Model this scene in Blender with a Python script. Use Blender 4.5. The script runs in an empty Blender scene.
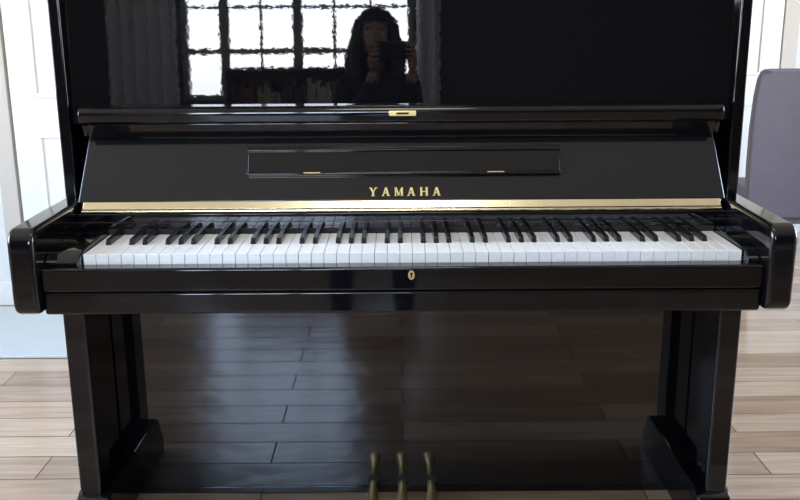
import bpy, bmesh, math, random
from mathutils import Vector, Matrix
random.seed(4)
S=bpy.context.scene
try:
    S.view_settings.view_transform='Standard'
    S.view_settings.look='None'
    S.view_settings.exposure=0.1
except Exception as e: print(e)

# ---------------------------------------------------------------- materials
def mat(name,col,rough=.5,metal=0,spec=.5,bump=None,var=None,coat=0,ior=1.5,emit=0):
    m=bpy.data.materials.new(name); m.use_nodes=True
    nt=m.node_tree; b=nt.nodes['Principled BSDF']
    b.inputs['Base Color'].default_value=(*col,1); b.inputs['Roughness'].default_value=rough
    b.inputs['Metallic'].default_value=metal; b.inputs['IOR'].default_value=ior
    b.inputs['Specular IOR Level'].default_value=spec
    b.inputs['Coat Weight'].default_value=coat
    if emit:
        b.inputs['Emission Color'].default_value=(1,.96,.90,1); b.inputs['Emission Strength'].default_value=emit
    tc=nt.nodes.new('ShaderNodeTexCoord')
    if var:
        n=nt.nodes.new('ShaderNodeTexNoise'); n.inputs['Scale'].default_value=var[0]; n.inputs['Detail'].default_value=5
        nt.links.new(tc.outputs['Object'],n.inputs['Vector'])
        r=nt.nodes.new('ShaderNodeMapRange'); r.inputs[3].default_value=1-var[1]; r.inputs[4].default_value=1+var[1]
        nt.links.new(n.outputs[0],r.inputs[0])
        v=nt.nodes.new('ShaderNodeVectorMath'); v.operation='SCALE'; v.inputs[0].default_value=col
        nt.links.new(r.outputs[0],v.inputs['Scale']); nt.links.new(v.outputs[0],b.inputs['Base Color'])
    if bump:
        n=nt.nodes.new('ShaderNodeTexNoise'); n.inputs['Scale'].default_value=bump[0]; n.inputs['Detail'].default_value=2
        nt.links.new(tc.outputs['Object'],n.inputs['Vector'])
        bp=nt.nodes.new('ShaderNodeBump'); bp.inputs['Strength'].default_value=1; bp.inputs['Distance'].default_value=bump[1]
        nt.links.new(n.outputs[0],bp.inputs['Height']); nt.links.new(bp.outputs[0],b.inputs['Normal'])
    return m
BLK=mat('black_polyester',(.003,.003,.004),.05,spec=.5)
BLKU=mat('black_polyester_upper',(.003,.003,.004),.015,spec=.65,bump=(80,.00002))
BLKL=mat('black_polyester_lower',(.003,.003,.004),.03,spec=.5,ior=1.68)
BLKF=mat('black_fall',(.009,.009,.010),.12,spec=.5)
KEYW=mat('white_key_acrylic',(.94,.94,.935),.2,var=(3,.01))
KEYB=mat('black_key',(.005,.005,.006),.22)
BRASS=mat('brass',(.92,.68,.30),.42,1,var=(20,.08))
HINGE=mat('hinge_metal',(.84,.74,.50),.25,1,var=(8,.1))
GOLD=mat('gold_inlay',(.85,.68,.30),.35,.7,var=(20,.05))
FELT=mat('felt_strip',(.015,.01,.01),.9,var=(40,.1))
DARK=mat('dark_cavity',(.01,.01,.01),.8,var=(9,.1))
WALL=mat('wall_paint',(.66,.64,.60),.8,var=(2,.03))
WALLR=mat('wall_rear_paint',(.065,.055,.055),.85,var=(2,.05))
WHITE=mat('white_gloss_paint',(.70,.68,.645),.4,var=(2,.02))
CEIL=mat('ceiling_paint',(.60,.58,.55),.9,var=(2,.02))
GREY=mat('grey_upholstery',(.105,.088,.102),.85,var=(30,.12),bump=(300,.0004))
WOODD=mat('dark_wood',(.06,.03,.018),.4,var=(8,.25))
TILE=mat('pale_mat',(.48,.50,.49),.7,var=(12,.05))
CURT=mat('curtain_cloth',(.62,.61,.64),.9,var=(6,.06))
SWE=mat('sweater',(.012,.012,.015),.9,var=(30,.15))
TRO=mat('trousers',(.02,.025,.05),.9,var=(30,.15))
SKIN=mat('skin',(.24,.14,.095),.6,var=(15,.05))
HAIR=mat('hair',(.010,.007,.006),.55,var=(40,.3))
EYE=mat('eye',(.02,.015,.01),.2)
EYEW=mat('eye_white',(.6,.6,.58),.3)
LIP=mat('lips',(.28,.08,.07),.5)
SHOE=mat('shoe',(.03,.03,.03),.5)
PHONE=mat('phone',(.01,.01,.012),.2)
FILL_LAMPM=mat('fill_lamp_diffuser',(.9,.9,.88),.5,emit=9)  # glow of the added fill lamp above the keyboard
BOOKS=[mat('book%d'%i,c,.7) for i,c in enumerate([(.12,.05,.03),(.3,.25,.15),(.08,.07,.07),(.4,.38,.33),(.12,.09,.05)])]

def floor_mat():
    m=bpy.data.materials.new('wood_plank_floor'); m.use_nodes=True
    nt=m.node_tree; N=nt.nodes; L=nt.links; b=N['Principled BSDF']
    tc=N.new('ShaderNodeTexCoord')
    br=N.new('ShaderNodeTexBrick'); br.offset=.37; br.offset_frequency=2
    br.inputs['Scale'].default_value=1; br.inputs['Mortar Size'].default_value=.0022
    br.inputs['Brick Width'].default_value=.95; br.inputs['Row Height'].default_value=.125
    br.inputs['Color1'].default_value=(.0,.0,.0,1); br.inputs['Color2'].default_value=(1,1,1,1)
    br.inputs['Mortar'].default_value=(.5,.5,.5,1); br.inputs['Mortar Smooth'].default_value=.1
    L.new(tc.outputs['Object'],br.inputs['Vector'])
    cr=N.new('ShaderNodeValToRGB'); e=cr.color_ramp.elements
    e[0].position=0; e[0].color=(.28,.17,.10,1); e[1].position=1; e[1].color=(.47,.33,.22,1)
    x=cr.color_ramp.elements.new(.5); x.color=(.38,.25,.16,1)
    L.new(br.outputs['Color'],cr.inputs[0])
    mp=N.new('ShaderNodeMapping'); mp.inputs['Scale'].default_value=(1.3,20,1)
    L.new(tc.outputs['Object'],mp.inputs[0])
    n=N.new('ShaderNodeTexNoise'); n.inputs['Scale'].default_value=2.2; n.inputs['Detail'].default_value=7; n.inputs['Distortion'].default_value=.8
    L.new(mp.outputs[0],n.inputs['Vector'])
    r=N.new('ShaderNodeMapRange'); r.inputs[3].default_value=.5; r.inputs[4].default_value=1.5
    L.new(n.outputs[0],r.inputs[0])
    v=N.new('ShaderNodeVectorMath'); v.operation='SCALE'; L.new(cr.outputs[0],v.inputs[0]); L.new(r.outputs[0],v.inputs['Scale'])
    mx=N.new('ShaderNodeMixRGB'); mx.inputs[2].default_value=(.12,.075,.045,1)
    L.new(br.outputs['Fac'],mx.inputs[0]); L.new(v.outputs[0],mx.inputs[1]); L.new(mx.outputs[0],b.inputs['Base Color'])
    rr=N.new('ShaderNodeMapRange'); rr.inputs[3].default_value=.21; rr.inputs[4].default_value=.9
    L.new(br.outputs['Fac'],rr.inputs[0]); L.new(rr.outputs[0],b.inputs['Roughness'])
    b.inputs['IOR'].default_value=1.85
    rs=N.new('ShaderNodeMapRange'); rs.inputs[3].default_value=.5; rs.inputs[4].default_value=0
    L.new(br.outputs['Fac'],rs.inputs[0]); L.new(rs.outputs[0],b.inputs['Specular IOR Level'])
    n2=N.new('ShaderNodeTexNoise'); n2.inputs['Scale'].default_value=6; L.new(tc.outputs['Object'],n2.inputs['Vector'])
    bp=N.new('ShaderNodeBump'); bp.inputs['Distance'].default_value=.003
    L.new(n2.outputs[0],bp.inputs['Height']); L.new(bp.outputs[0],b.inputs['Normal'])
    return m
FLOOR=floor_mat()

# ---------------------------------------------------------------- helpers
def empty(name,loc=(0,0,0)):
    o=bpy.data.objects.new(name,None); S.collection.objects.link(o); o.location=loc; return o
def mk(name,verts,faces,m,parent=None,bevel=0,seg=3,smooth=False):
    me=bpy.data.meshes.new(name); me.from_pydata([tuple(v) for v in verts],[],faces)
    bm=bmesh.new(); bm.from_mesh(me); bmesh.ops.recalc_face_normals(bm,faces=bm.faces); bm.to_mesh(me); bm.free()
    o=bpy.data.objects.new(name,me); S.collection.objects.link(o)
    if m: me.materials.append(m)
    if parent: o.parent=parent
    if bevel:
        b=o.modifiers.new('bev','BEVEL'); b.width=bevel; b.segments=seg; b.limit_method='ANGLE'; b.angle_limit=math.radians(35)
        b.harden_normals=True
    if smooth or bevel:
        for p in me.polygons: p.use_smooth=True
    return o
BF=[(0,1,2,3),(7,6,5,4),(0,4,5,1),(1,5,6,2),(2,6,7,3),(3,7,4,0)]
def bv(x0,x1,y0,y1,z0,z1): return [(x0,y0,z0),(x1,y0,z0),(x1,y1,z0),(x0,y1,z0),(x0,y0,z1),(x1,y0,z1),(x1,y1,z1),(x0,y1,z1)]
def boxes(name,lst,m,parent=None,bevel=0,seg=2):
    V=[];F=[]
    for b in lst:
        n=len(V); V+=bv(*b) if len(b)==6 else b; F+=[tuple(i+n for i in f) for f in BF]
    return mk(name,V,F,m,parent,bevel,seg)
def box(name,x0,x1,y0,y1,z0,z1,m,parent=None,bevel=0,seg=3):
    return boxes(name,[(x0,x1,y0,y1,z0,z1)],m,parent,bevel,seg)
def prof(name,pts,x0,x1,m,parent=None,bevel=0,seg=3):
    n=len(pts); V=[(x0,y,z) for y,z in pts]+[(x1,y,z) for y,z in pts]
    F=[tuple(range(n)),tuple(range(2*n-1,n-1,-1))]+[(i,(i+1)%n,n+(i+1)%n,n+i) for i in range(n)]
    return mk(name,V,F,m,parent,bevel,seg)
def arc(cy,cz,r,a0,a1,n=6):
    return [(cy+r*math.cos(math.radians(a0+(a1-a0)*i/n)),cz+r*math.sin(math.radians(a0+(a1-a0)*i/n))) for i in range(n+1)]

# ---------------------------------------------------------------- piano
P=empty('upright_piano',(0,1.95,0))
def PP(o):
    o.parent=P; o.matrix_parent_inverse=Matrix.Translation((0,-1.95,0)); return o
def pbox(*a,**k): return PP(box(*a,**k))
def pboxes(*a,**k): return PP(boxes(*a,**k))
def pprof(*a,**k): return PP(prof(*a,**k))
XO=.722; XI=.676
for s,tag in ((-1,'left'),(1,'right')):
    def xs(a,b): return (min(s*a,s*b),max(s*a,s*b))
    x0,x1=xs(.699,XO+.002)
    pbox('upper_side_'+tag,x0,x1,1.922,2.28,.60,1.268,BLK,bevel=.004)
    x0,x1=xs(.690,XO-.001)
    pbox('lower_side_'+tag,x0,x1,1.90,2.28,.02,.614,BLK,bevel=.003)
    x0,x1=xs(.677,XO+.002)
    pbox('leg_'+tag,x0,x1,1.84,1.915,.06,.62,BLK,bevel=.005)
    x0,x1=xs(.655,XO+.008)
    pprof('toe_'+tag,[(1.79,.0),(2.28,.0),(2.28,.118),(1.85,.118),(1.825,.105),(1.805,.06),(1.79,.05)],x0,x1,BLK,bevel=.005)
    x0,x1=xs(XI,XO+.003)
    Y0=1.610
    pts=arc(Y0+.030,.771-.030,.030,180,90,8)+[(1.80,.774),(1.922,.775),(1.922,.606)]+arc(Y0+.022,.606+.022,.022,270,180,6)
    pprof('key_arm_'+tag,pts,x0,x1,BLK,bevel=.009,seg=4)
cb=[(1.655,.66),(1.655,.697),(1.668,.710),(1.70,.716),(1.84,.722),(1.84,.66)]
pprof('cheek_block_left',cb,-XI,-.6115,BLK,bevel=.003)
pprof('cheek_block_right',cb,.6515,XI,BLK,bevel=.003)
pbox('key_bed',-XI,XI,1.634,1.99,.601,.645,BLK,bevel=.006)
pbox('key_slip',-XI,XI,1.630,1.668,.6465,.692,BLK,bevel=.005)
pbox('key_frame',-XI,XI,1.672,1.86,.645,.677,DARK)
KZ=.7085
KX0,KX1=-.610,.650; kw=(KX1-KX0)/52
lst=[(KX0+i*kw+.0004,KX0+(i+1)*kw-.0004,1.678+random.uniform(-.0004,.0004),1.845,.684,KZ+random.uniform(-.0002,.0002)) for i in range(52)]
pboxes('white_keys',lst,KEYW,bevel=.0011,seg=2)
names='ABCDEFG'; lst=[]
for i in range(51):
    L=names[i%7]
    if L in 'ACDFG':
        off={'A':.001,'C':-.001,'D':.001,'F':-.0015,'G':0}[L]
        c=KX0+(i+1)*kw+off; w=.0056; wt=.0047
        y0,y1=1.752,1.846; z0=KZ-.001; z1=KZ+.0120
        lst.append([(c-w,y0,z0),(c+w,y0,z0),(c+w,y1,z0),(c-w,y1,z0),(c-wt,y0+.007,z1-.001),(c+wt,y0+.007,z1-.001),(c+wt,y1,z1),(c-wt,y1,z1)])
pboxes('black_keys',lst,KEYB,bevel=.0012,seg=2)
pbox('key_felt_strip',-.612,.652,1.846,1.849,.700,.7195,FELT)
pbox('name_board',-XI,XI,1.849,1.885,.66,.752,BLK,bevel=.003)
pbox('name_board_lip',-XI,XI,1.8455,1.853,.7245,.735,BLK,bevel=.002)
hp=[(1.8540,.7605),(1.8560,.7590),(1.8675,.7705),(1.8675,.7735),(1.864,.774)]
pprof('fallboard_hinge',hp,-.666,.666,HINGE,bevel=.0008)
pprof('hinge_knuckle',arc(1.8525,.7560,.0028,0,330,11),-.666,.666,HINGE)
A=Vector((0,1.8635,.7705)); B=Vector((0,1.935,.915)); D=(B-A); BL=D.length; Dn=D.normalized(); Nn=Vector((0,-Dn.z,Dn.y))
def fb(x,s,n): return A+Vector((x,0,0))+Dn*s+Nn*n
def fbox(name,x0,x1,s0,s1,n0,n1,m,bevel=0,tw=0):
    V=[fb(x0,s0,n0),fb(x1,s0,n0),fb(x1,s1,n0),fb(x0,s1,n0),fb(x0,s0,n1),fb(x1,s0,n1),fb(x1,s1,n1),fb(x0,s1,n1)]
    if tw:
        for i in (2,3,6,7): V[i].x*=tw
    return PP(mk(name,V,BF,m,None,bevel))
fbox('fallboard',-.678,.678,.002,BL,-.018,0,BLKF,bevel=.004,tw=.978)
fbox('music_desk',-.323,.333,.060,.116,.0,.009,BLK,bevel=.003)
fbox('music_desk_edge',-.325,.335,.109,.118,.0,.014,BLK,bevel=.002)
fbox('music_desk_foot',-.325,.335,.057,.064,.0,.012,BLK,bevel=.003)
fbox('music_desk_hinge',-.205,-.170,.0605,.0620,.012,.013,BRASS)
fbox('music_desk_hinge_b',.180,.215,.0605,.0620,.012,.013,BRASS)
lp=[(1.912,.905),(1.95,.905),(1.955,.966),(1.905,.9675)]+arc(1.897,.9535,.0145,90,200,7)+[(1.886,.936),(1.902,.930)]
pprof('fallboard_lip',lp,-.668,.668,BLK,bevel=.003)
pprof('fallboard_lip_rail',[(1.906,.900),(1.925,.900),(1.925,.933),(1.896,.933)],-.655,.655,BLK,bevel=.003)
pboxes('lip_plate',[(-.025,.031,1.8800,1.8865,.9475,.9585)],GOLD,bevel=.0015)
pboxes('lip_plate_badge',[(-.010,.016,1.8790,1.8805,.951,.955)],DARK)
t=math.tan(math.radians(1.5))
pprof('upper_panel',[(1.938,.93),(1.938+.34*t,1.268),(1.975,1.268),(1.975,.93)],-.6985,.6985,BLKU)
pbox('top_lid',-.735,.735,1.915,2.29,1.268,1.292,BLK,bevel=.006)
pbox('lower_panel',-.689,.689,2.04,2.06,.02,.609,BLKL,bevel=.002)
pboxes('bottom_board',[(-.655,.655,2.045,2.10,.0,.019)],BLK,bevel=.003)
pbox('back_frame',-.688,.688,2.24,2.27,.03,1.26,WOODD)
def disc(name,cx,cy,cz,rx,rz,dep,m,n=24):
    V=[(cx+rx*math.cos(2*math.pi*i/n),cy,cz+rz*math.sin(2*math.pi*i/n)) for i in range(n)]
    V+=[(x,y-dep,z) for x,y,z in V]
    F=[tuple(range(n)),tuple(range(2*n-1,n-1,-1))]+[(i,(i+1)%n,n+(i+1)%n,n+i) for i in range(n)]
    return PP(mk(name,V,F,m))
disc('keyhole_plate',.017,1.6302,.677,.0062,.0088,.002,GOLD)
disc('keyhole_bore',.017,1.628,.6795,.0026,.0026,.001,DARK,12)
pboxes('keyhole_slot',[(.0158,.0182,1.627,1.6285,.672,.679)],DARK)
def letters():
    V=[];F=[]
    def quad(pts,ox):
        n=len(V)
        for d in (0,.0010):
            for (u,v) in pts: V.append(fb(ox+u*LW,s0+v*LH,d))
        F.extend([tuple(n+i for i in f) for f in BF])
    def st(x0,y0,x1,y1,w,ox): quad([(x0-w/2,y0),(x0+w/2,y0),(x1+w/2,y1),(x1-w/2,y1)],ox)
    def bar(x0,x1,y,h,ox): quad([(x0,y),(x1,y),(x1,y+h),(x0,y+h)],ox)
    LW=.0168; LH=.0188; s0=.013
    word='YAMAHA'; pitch=.0266; X=-.068
    for i,c in enumerate(word):
        ox=X+i*pitch
        if c=='A':
            st(.14,0,.48,1,.13,ox); st(.84,0,.50,1,.26,ox); bar(.25,.75,.28,.10,ox); bar(0,.3,0,.09,ox); bar(.66,1.02,0,.09,ox)
        if c=='Y':
            st(.49,.45,.18,1,.26,ox); st(.52,.45,.86,1,.13,ox); st(.5,0,.5,.5,.24,ox); bar(.3,.7,0,.09,ox); bar(0,.36,.91,.09,ox); bar(.7,1.0,.91,.09,ox)
        if c=='M':
            st(.12,0,.12,1,.13,ox); st(.52,.05,.16,1,.22,ox); st(.52,.05,.88,1,.12,ox); st(.93,0,.93,1,.24,ox)
            bar(0,.26,0,.09,ox); bar(.76,1.1,0,.09,ox); bar(0,.2,.91,.09,ox); bar(.85,1.1,.91,.09,ox)
        if c=='H':
            st(.18,0,.18,1,.24,ox); st(.85,0,.85,1,.24,ox); bar(.2,.85,.46,.10,ox)
            for a,b in ((0,.36),(.67,1.03)): bar(a,b,0,.09,ox); bar(a,b,.91,.09,ox)
    PP(mk('inlaid_lettering',V,F,GOLD))
letters()
def pedal(i,cx):
    V=[];F=[]
    st=[(2.045,.030,.009,.008),(2.025,.034,.010,.009),(2.000,.038,.010,.009),(1.970,.040,.012,.008),(1.935,.038,.0155,.007),(1.905,.034,.0165,.007),(1.885,.029,.016,.006),(1.872,.024,.012,.004)]
    n=12
    for (y,z,w,h) in st:
        for k in range(n):
            a=2*math.pi*k/n; V.append((cx+w*math.cos(a),y,z+h*math.sin(a)))
    for j in range(len(st)-1):
        for k in range(n): F.append((j*n+k,j*n+(k+1)%n,(j+1)*n+(k+1)%n,(j+1)*n+k))
    F.append(tuple(range(n))); F.append(tuple(range(len(st)*n-1,(len(st)-1)*n-1,-1)))
    o=PP(mk('pedal_%d'%i,V,F,BRASS,smooth=True))
    m=o.modifiers.new('s','SUBSURF'); m.levels=2; m.render_levels=2
    disc('pedal_slot_%d'%i,cx,2.041,.034,.015,.017,.003,DARK)
for i,cx in enumerate((-.073,-.002,.069)): pedal(i+1,cx)

# ---------------------------------------------------------------- room
XL,XR,YR,YF1,YF2,ZC=-2.9,3.3,-2.5,3.65,4.9,2.6
box('floor',XL-.1,XR+.1,YR-.1,YF2+.1,-.05,0,FLOOR)
box('ceiling',XL-.1,XR+.1,YR-.1,YF2+.1,ZC,ZC+.05,CEIL)
wx0,wx1,wz0,wz1=-1.50,.10,.86,2.42
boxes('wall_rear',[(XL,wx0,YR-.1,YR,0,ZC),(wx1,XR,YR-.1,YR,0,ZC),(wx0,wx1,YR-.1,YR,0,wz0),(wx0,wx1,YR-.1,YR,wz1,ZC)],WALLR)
ly0,ly1=.6,2.5
boxes('wall_left',[(XL-.1,XL,YR-.1,ly0,0,ZC),(XL-.1,XL,ly1,YF1+.1,0,ZC),(XL-.1,XL,ly0,ly1,0,.8),(XL-.1,XL,ly0,ly1,2.2,ZC)],WALL)
ry0,ry1=1.4,3.6
boxes('wall_right',[(XR,XR+.1,YR-.1,ry0,0,ZC),(XR,XR+.1,ry1,YF2+.1,0,ZC),(XR,XR+.1,ry0,ry1,0,.7),(XR,XR+.1,ry0,ry1,2.2,ZC)],WALL)
boxes('wall_back',[(XL,.2,YF1,YF1+.1,0,ZC),(.1,.2,YF1+.1,YF2,0,ZC),(.1,XR,YF2,YF2+.1,0,ZC)],WALL)
WOODWIN=mat('window_frame_paint',(.22,.20,.19),.5,var=(4,.05))
def window_x(name,x0,x1,y,z0,z1,nc,nr,split=None,fr=.04,mu=.018):
    L=[(x0,x1,y,y+.06,z0,z0+fr),(x0,x1,y,y+.06,z1-fr,z1),(x0,x0+fr,y,y+.06,z0+fr,z1-fr),(x1-fr,x1,y,y+.06,z0+fr,z1-fr)]
    a,b=x0+fr,x1-fr
    for i in range(1,nc):
        c=a+(b-a)*i/nc; w=mu*(3.6 if split and i in split else 1)
        L.append((c-w/2,c+w/2,y+.01,y+.05,z0+fr,z1-fr))
    for i in range(1,nr):
        c=z0+fr+(z1-z0-2*fr)*i/nr; w=mu*(2.0 if i==1 else 1); L.append((a,b,y+.015,y+.045,c-w/2,c+w/2))
    boxes(name,L,WOODWIN,bevel=0)
window_x('window_1',wx0,wx1,YR-.08,wz0,wz1,6,5,(1,3))
def window_y(name,x,y0,y1,z0,z1,nc,nr,fr=.05,mu=.03):
    L=[(x,x+.06,y0,y1,z0,z0+fr),(x,x+.06,y0,y1,z1-fr,z1),(x,x+.06,y0,y0+fr,z0+fr,z1-fr),(x,x+.06,y1-fr,y1,z0+fr,z1-fr)]
    for i in range(1,nc):
        c=y0+(y1-y0)*i/nc; L.append((x+.01,x+.05,c-mu/2,c+mu/2,z0+fr,z1-fr))
    for i in range(1,nr):
        c=z0+(z1-z0)*i/nr; L.append((x+.015,x+.045,y0+fr,y1-fr,c-mu/2,c+mu/2))
    boxes(name,L,WHITE)
window_y('added_window_left',XL-.08,ly0,ly1,.8,2.2,3,2)  # unseen side opening, added to let more sky light into the room
window_y('added_window_right',XR+.02,ry0,ry1,.7,2.2,3,2)  # also unseen, added on the right to brighten the room
def portal(name,loc,rot,sx,sy):
    l=bpy.data.lights.new(name,'AREA'); l.shape='RECTANGLE'; l.size=sx; l.size_y=sy; l.cycles.is_portal=True
    o=bpy.data.objects.new(name,l); S.collection.objects.link(o); o.location=loc; o.rotation_euler=rot
portal('window_light_1',((wx0+wx1)/2,YR-.12,(wz0+wz1)/2),(math.radians(90),0,0),wx1-wx0,wz1-wz0)
portal('added_window_portal_left',(XL-.12,(ly0+ly1)/2,1.5),(math.radians(90),0,math.radians(-90)),ly1-ly0,1.4)  # sky portal for the added left opening
portal('added_window_portal_right',(XR+.12,(ry0+ry1)/2,1.45),(math.radians(90),0,math.radians(90)),ry1-ry0,1.5)  # sky portal for the added right opening
CL=empty('added_fill_lamp',(0,1.1,ZC))  # unseen fixture, added to brighten the white keys from above
def lathe(name,pr,m,n=32,parent=None):
    V=[];F=[]
    for r,z in pr:
        for k in range(n):
            a=2*math.pi*k/n; V.append((r*math.cos(a),r*math.sin(a),z))
    for j in range(len(pr)-1):
        for k in range(n): F.append((j*n+k,j*n+(k+1)%n,(j+1)*n+(k+1)%n,(j+1)*n+k))
    F.append(tuple(range(n))); F.append(tuple(range(len(pr)*n-1,(len(pr)-1)*n-1,-1)))
    return mk(name,V,F,m,parent,smooth=True)
lathe('fill_lamp_base',[(.33,-.001),(.34,-.02),(.33,-.045),(.30,-.045)],WHITE,parent=CL)
lathe('fill_lamp_diffuser',[(.30,-.045),(.29,-.075),(.22,-.10),(.10,-.112),(.02,-.114)],FILL_LAMPM,parent=CL)

def curtain(name,x0,x1,y,z0,z1,m):
    n=60; V=[];F=[]
    for i in range(n+1):
        u=i/n; x=x0+(x1-x0)*u; yy=y+.03*math.sin(u*(x1-x0)/.09*2*math.pi*1.0)
        V+=[(x,yy,z0),(x,yy,z1)]
    for i in range(n): F.append((2*i,2*i+2,2*i+3,2*i+1))
    o=mk(name,V,F,m,smooth=True); s=o.modifiers.new('s','SOLIDIFY'); s.thickness=.004
curtain('curtain',-1.98,-1.50,YR+.09,.03,2.4,CURT)
curtain('curtain.001',.12,.28,YR+.09,.03,2.4,CURT)
def door(name,x0,x1,y,z1,hs):
    E=empty(name,((x0+x1)/2,y,0))
    def c(o): o.parent=E; o.matrix_parent_inverse=Matrix.Translation((-(x0+x1)/2,-y,0)); return o
    c(box('door_slab',x0,x1,y-.035,y-.002,.008,z1,WHITE))
    w=(x1-x0); fr=.09
    cols=[(x0+fr,x0+w/2-.04),(x0+w/2+.04,x1-fr)]
    rows=[(.18,.72),(.86,1.35),(1.47,z1-.12)]
    L=[]
    for a,b in cols:
        for p,q in rows:
            t=.018
            L+=[(a,b,y-.045,y-.035,p,p+t),(a,b,y-.045,y-.035,q-t,q),(a,a+t,y-.045,y-.035,p+t,q-t),(b-t,b,y-.045,y-.035,p+t,q-t)]
            L+=[(a+.05,b-.05,y-.042,y-.035,p+.05,q-.05)]
    c(boxes('door_panel_moulding',L,WHITE,bevel=.003))
    hx=x1-.05 if hs>0 else x0+.05
    c(boxes('door_handle',[(hx-.01,hx+.01,y-.08,y-.035,.98,1.0),(min(hx,hx-hs*.11),max(hx,hx-hs*.11),y-.09,y-.075,.98,1.0)],HINGE,bevel=.004))
door('door_1',-1.535,-.75,YF1,2.05,1)
door('door_2',1.30,2.00,YF2,2.05,-1)
TR=mat('trim_paint',(.48,.42,.36),.5,var=(3,.03))
boxes('trim_1',[(-1.62,-1.550,YF1-.03,YF1-.001,0,2.13),(-.735,-.665,YF1-.03,YF1-.001,0,2.13),(-1.550,-.735,YF1-.03,YF1-.001,2.06,2.13)],TR,bevel=.004)
boxes('trim_2',[(1.21,1.29,YF2-.03,YF2-.001,0,2.13),(2.01,2.09,YF2-.03,YF2-.001,0,2.13),(1.29,2.01,YF2-.03,YF2-.001,2.06,2.13)],TR,bevel=.004)
boxes('baseboard_back',[(XL+.02,-1.62,YF1-.016,YF1-.001,0,.10),(2.09,XR-.02,YF2-.016,YF2-.001,0,.10)],WHITE,bevel=.003)
boxes('baseboard_rear',[(XL+.02,XR-.02,YR+.001,YR+.016,0,.10)],WHITE,bevel=.003)
box('doormat',-2.2,-.7,3.0,3.58,0.0,.012,TILE,bevel=.004)

# ---------------------------------------------------------------- dining chair
C=empty('dining_chair',(1.628,3.72,0)); C.rotation_euler=(0,0,math.radians(-6))
def cc(o): o.parent=C; return o
def rounded_slab(name,w,zs,depthf,m,thick=.05):
    V=[];F=[];n=10
    ws=[(0,.90),(.12,.93),(.35,.97),(.6,1.0),(.82,1.0),(.93,.98),(.98,.94),(1.0,.88)]
    z0,z1=zs
    for (u,k) in ws:
        z=z0+(z1-z0)*u
        for side in (0,1):
            for i in range(n+1):
                x=(-1+2*i/n)*w/2*k
                curve=.035*(x/(w/2))**2
                V.append((x,depthf(u)-curve+(thick if side else 0)*(1-.3*u),z))
    R=2*(n+1)
    for j in range(len(ws)-1):
        for i in range(n):
            F.append((j*R+i,j*R+i+1,(j+1)*R+i+1,(j+1)*R+i))
            a=j*R+n+1+i; F.append((a,a+1,a+1+R,a+R))
        F.append((j*R,j*R+n+1,(j+1)*R+n+1,(j+1)*R)); F.append((j*R+n,j*R+2*n+1,(j+1)*R+2*n+1,(j+1)*R+n))
    T=(len(ws)-1)*R
    for i in range(n): F.append((i,i+1,n+2+i,n+1+i)); F.append((T+i,T+i+1,T+n+2+i,T+n+1+i))
    return mk(name,V,F,m,smooth=True,bevel=.012)
cc(rounded_slab('backrest',.52,(.37,.962),lambda u:-.20-.08*u,GREY,.055))
cc(box('seat_cushion',-.225,.235,-.19,.24,.38,.47,GREY,bevel=.03,seg=4))
cc(box('seat_frame',-.22,.22,-.18,.22,.345,.385,GREY,bevel=.005))
def leg(name,x,y,dx,dy):
    a,b=.020,.013
    V=[(x+dx-b,y+dy-b,0),(x+dx+b,y+dy-b,0),(x+dx+b,y+dy+b,0),(x+dx-b,y+dy+b,0),(x-a,y-a,.35),(x+a,y-a,.35),(x+a,y+a,.35),(x-a,y+a,.35)]
    cc(mk(name,V,BF,WOODD,bevel=.003))
leg('leg_1',-.19,-.155,-.01,-.03); leg('leg_2',.19,-.155,.01,-.03); leg('leg_3',-.19,.19,-.01,.02); leg('leg_4',.19,.19,.01,.02)

# ---------------------------------------------------------------- bookcase in front of rear wall
K=empty('bookcase',(-.68,-2.2,0))
def kc(o): o.parent=K; return o
kc(boxes('carcass',[(-.45,-.43,-.14,.14,0,1.08),(.43,.45,-.14,.14,0,1.08),(-.43,.43,-.14,-.125,0,1.08)]+[(-.43,.43,-.125,.14,z,z+.02) for z in (.05,.38,.72,1.06)],WOODD,bevel=.002))
for bi in range(5):
    L=[]
    for z in (.07,.40,.74):
        x=-.42+bi*.165
        while x<-.42+(bi+1)*.165-.03:
            w=random.uniform(.018,.035); h=random.uniform(.18,.27); L.append((x,x+w-.002,-.10,random.uniform(.04,.09),z,z+h)); x+=w
    kc(boxes('books_%d'%(bi+1),L,BOOKS[bi],bevel=.001))

# ---------------------------------------------------------------- stool + person
St=empty('stool',(-.11,-.47,0))
lathe('seat',[(.15,.365),(.17,.37),(.175,.38),(.175,.405),(.165,.415),(.14,.42)],WOODD,parent=St)
for i in range(4):
    a=math.pi/4+i*math.pi/2; c,s=math.cos(a),math.sin(a)
    V=[(c*.17+dx*.013,s*.17+dy*.013,0) for dx,dy in ((-1,-1),(1,-1),(1,1),(-1,1))]+[(c*.12+dx*.018,s*.12+dy*.018,.368) for dx,dy in ((-1,-1),(1,-1),(1,1),(-1,1))]
    mk('leg_%d'%(i+1),V,BF,WOODD,St,bevel=.003)

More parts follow.
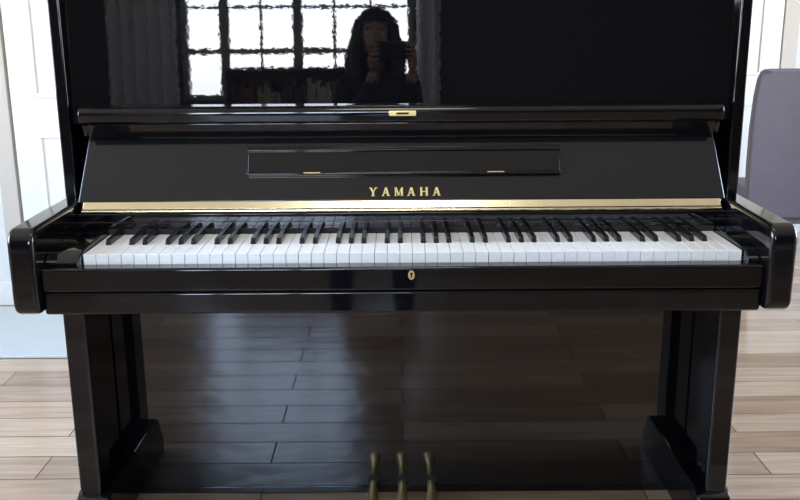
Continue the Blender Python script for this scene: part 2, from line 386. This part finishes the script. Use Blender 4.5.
PE=empty('person',(0,0,0))
def skin(name,verts,edges,radii,root=0,sub=2):
    me=bpy.data.meshes.new(name); me.from_pydata(verts,edges,[]); o=bpy.data.objects.new(name,me); S.collection.objects.link(o)
    m=o.modifiers.new('skin','SKIN'); m.use_smooth_shade=True
    for i,r in enumerate(radii):
        sv=me.skin_vertices[0].data[i]; sv.radius=r if isinstance(r,tuple) else (r,r); sv.use_root=(i==root)
    s=o.modifiers.new('sub','SUBSURF'); s.levels=sub; s.render_levels=sub
    dg=bpy.context.evaluated_depsgraph_get(); dg.update()
    nm=bpy.data.meshes.new_from_object(o.evaluated_get(dg))
    bpy.data.objects.remove(o)
    n=bpy.data.objects.new(name,nm); S.collection.objects.link(n); n.parent=PE
    for p in nm.polygons: p.use_smooth=True
    return n
bx=-.11
V=[(bx,-.50,.535),(bx,-.49,.68),(bx,-.47,.86),(bx,-.46,.985),(bx,-.43,1.06),(bx,-.40,1.13),
   (bx+.150,-.45,.970),(bx+.19,-.27,.80),(.060,-.12,.98),(.050,-.085,1.05),
   (bx-.150,-.45,.970),(bx-.16,-.25,.79),(-.125,-.11,.98),(-.110,-.08,1.05),
   (bx+.09,-.44,.52),(bx+.12,-.05,.50),(bx+.12,-.06,.28),(bx+.12,-.07,.085),(bx+.13,.08,.035),
   (bx-.09,-.44,.52),(bx-.12,-.05,.50),(bx-.12,-.06,.28),(bx-.12,-.07,.085),(bx-.13,.08,.035)]
E=[(0,1),(1,2),(2,3),(3,4),(4,5),(3,6),(6,7),(7,8),(8,9),(3,10),(10,11),(11,12),(12,13),(0,14),(14,15),(15,16),(16,17),(17,18),(0,19),(19,20),(20,21),(21,22),(22,23)]
R=[(.15,.115),(.125,.10),(.15,.11),(.12,.085),.052,.048,.062,.045,.032,.026,.062,.045,.032,.026,.088,.066,.055,.042,.036,.088,.066,.055,.042,.036]
body=skin('body',V,E,R)
for m in (SWE,TRO,SKIN,SHOE): body.data.materials.append(m)
for p in body.data.polygons:
    c=p.center; i=0
    if c.z<.60: i=1
    if c.z<.075: i=3
    if c.z>1.055 and c.y<-.3: i=2
    if c.z>1.0 and c.y>-.13: i=2
    p.material_index=i
ph=empty('smartphone',(-.03,-.03,1.13))
o=box('phone_body',-.075,.075,-.004,.004,-.037,.037,PHONE,ph,bevel=.003)
def hand(tag,wx,s):
    wr=Vector((wx,-.08,1.05)); ex=-.03+s*.070
    palm=skin('palm_'+tag,[tuple(wr),(ex+s*.018,-.062,1.085),(ex+s*.016,-.055,1.12)],[(0,1),(1,2)],[.024,(.018,.034),(.014,.032)])
    palm.data.materials.append(SKIN)
    for k,(dz,ln) in enumerate(((.034,.9),(.014,1.0),(-.006,.95),(-.026,.78))):
        z=1.118+dz
        f=skin('finger_%s_%d'%(tag,k+1),[(ex+s*.018,-.055,z-.008),(ex+s*.024,-.028,z),(ex+s*.012*1,-.014+0,z+.002),(ex-s*.018*ln,-.017,z+.003)],[(0,1),(1,2),(2,3)],[.009,.0085,.0075,.006])
        f.data.materials.append(SKIN)
    th=skin('thumb_'+tag,[(ex+s*.014,-.065,1.095),(ex-s*.004,-.052,1.108),(ex-s*.022,-.044,1.118)],[(0,1),(1,2)],[.012,.010,.008]); th.data.materials.append(SKIN)
hand('right',.050,1); hand('left',-.110,-1)
hc=Vector((bx,-.385,1.205))
def head():
    bm=bmesh.new(); bmesh.ops.create_uvsphere(bm,u_segments=48,v_segments=32,radius=1)
    for v in bm.verts:
        x,y,z=v.co
        w=.074*(1-.22*max(0,-z)**1.5); X=x*w; Y=y*.092; Z=z*.112
        if z<-.3 and y>0: Y+=.006
        g=lambda a,b,c,r:math.exp(-(((X-a)**2+(Z-b)**2)/(c*c)))*r if y>0 else 0
        Y+=g(0,-.014,.011,.020)+g(0,.008,.008,.008)
        Y+=g(0,-.088,.02,.008)
        Y-=g(.030,.008,.015,.008)+g(-.030,.008,.015,.008)
        Y+=g(0,-.050,.014,.005)
        v.co=(X,Y,Z)
    me=bpy.data.meshes.new('head'); bm.to_mesh(me); bm.free()
    o=bpy.data.objects.new('head',me); S.collection.objects.link(o); o.location=hc; o.parent=PE; me.materials.append(SKIN)
    for p in me.polygons: p.use_smooth=True
head()
def ell(name,c,r,m,seg=20):
    bm=bmesh.new(); bmesh.ops.create_uvsphere(bm,u_segments=seg,v_segments=seg//2+2,radius=1)
    for v in bm.verts: v.co=Vector((v.co.x*r[0],v.co.y*r[1],v.co.z*r[2]))
    me=bpy.data.meshes.new(name); bm.to_mesh(me); bm.free(); o=bpy.data.objects.new(name,me); S.collection.objects.link(o)
    o.location=hc+Vector(c); o.parent=PE; me.materials.append(m)
    for p in me.polygons: p.use_smooth=True
for s,tg in ((-1,'left'),(1,'right')):
    ell('eye_'+tg,(s*.030,.074,.008),(.012,.010,.008),EYEW); ell('iris_'+tg,(s*.030,.0815,.008),(.005,.004,.005),EYE)
    ell('ear_'+tg,(s*.074,-.005,-.005),(.008,.018,.030),SKIN); ell('brow_'+tg,(s*.030,.083,.028),(.017,.004,.003),HAIR)
ell('mouth',(0,.090,-.050),(.022,.006,.007),LIP)
def hair():
    V=[];F=[];nu,nv=48,26
    for j in range(nv+1):
        u=j/nv
        for i in range(nu):
            a=2*math.pi*i/nu; fy=math.sin(a)
            gap=max(0,fy-.35)/.65
            zl=-.20
            if u<.45:
                th=u/.45*math.pi/2; r=math.sin(th); z=.128*math.cos(th)
            else:
                k=(u-.45)/.55; r=1+.26*math.sin(k*math.pi*.8)+.05*math.sin(a*9)*k*.5; z=k*zl
            x=.112*r*math.cos(a); y=.108*r*math.sin(a)-.012
            if gap>0 and z<.06:
                x=math.copysign(max(abs(x),.058+.012*gap),math.cos(a) if abs(math.cos(a))>1e-6 else 1); y=min(y,.06)
            V.append((x,y,z))
    for j in range(nv):
        for i in range(nu):
            ids=(j*nu+i,j*nu+(i+1)%nu,(j+1)*nu+(i+1)%nu,(j+1)*nu+i)
            xs=[V[q][0] for q in ids]; zs=[V[q][2] for q in ids]
            if max(xs)-min(xs)>.09 and min(zs)<.055: continue
            F.append(ids)
    o=mk('hair',V,F,HAIR,PE,smooth=True); o.location=hc
    s=o.modifiers.new('s','SOLIDIFY'); s.thickness=.008
hair()

# ---------------------------------------------------------------- world: pale horizon, bluer sky above
w=bpy.data.worlds.new('World'); S.world=w; w.use_nodes=True; nt=w.node_tree; bg=nt.nodes['Background']
tc=nt.nodes.new('ShaderNodeTexCoord'); sp=nt.nodes.new('ShaderNodeSeparateXYZ'); nt.links.new(tc.outputs['Generated'],sp.inputs[0])
cr=nt.nodes.new('ShaderNodeValToRGB'); e=cr.color_ramp.elements
e[0].position=.44; e[0].color=(.42,.42,.39,1); e[1].position=.51; e[1].color=(.78,.81,.84,1)
x=e.new(.58); x.color=(.72,.84,1,1)
x=e.new(.68); x.color=(.52,.71,1,1)
mr=nt.nodes.new('ShaderNodeMapRange'); mr.inputs[1].default_value=-1; mr.inputs[2].default_value=1
nt.links.new(sp.outputs[2],mr.inputs[0]); nt.links.new(mr.outputs[0],cr.inputs[0]); nt.links.new(cr.outputs[0],bg.inputs[0]); bg.inputs[1].default_value=24

# ---------------------------------------------------------------- camera
cam=bpy.data.cameras.new('camera'); co=bpy.data.objects.new('camera',cam); S.collection.objects.link(co); S.camera=co
cam.sensor_width=36; cam.lens=906/800*36; cam.clip_start=.02; cam.clip_end=100
M=Matrix.Translation((-.004,0,1.13))@Matrix.Rotation(math.radians(90-13.95),4,'X')@Matrix.Rotation(math.radians(-.37),4,'Z')
co.matrix_world=M
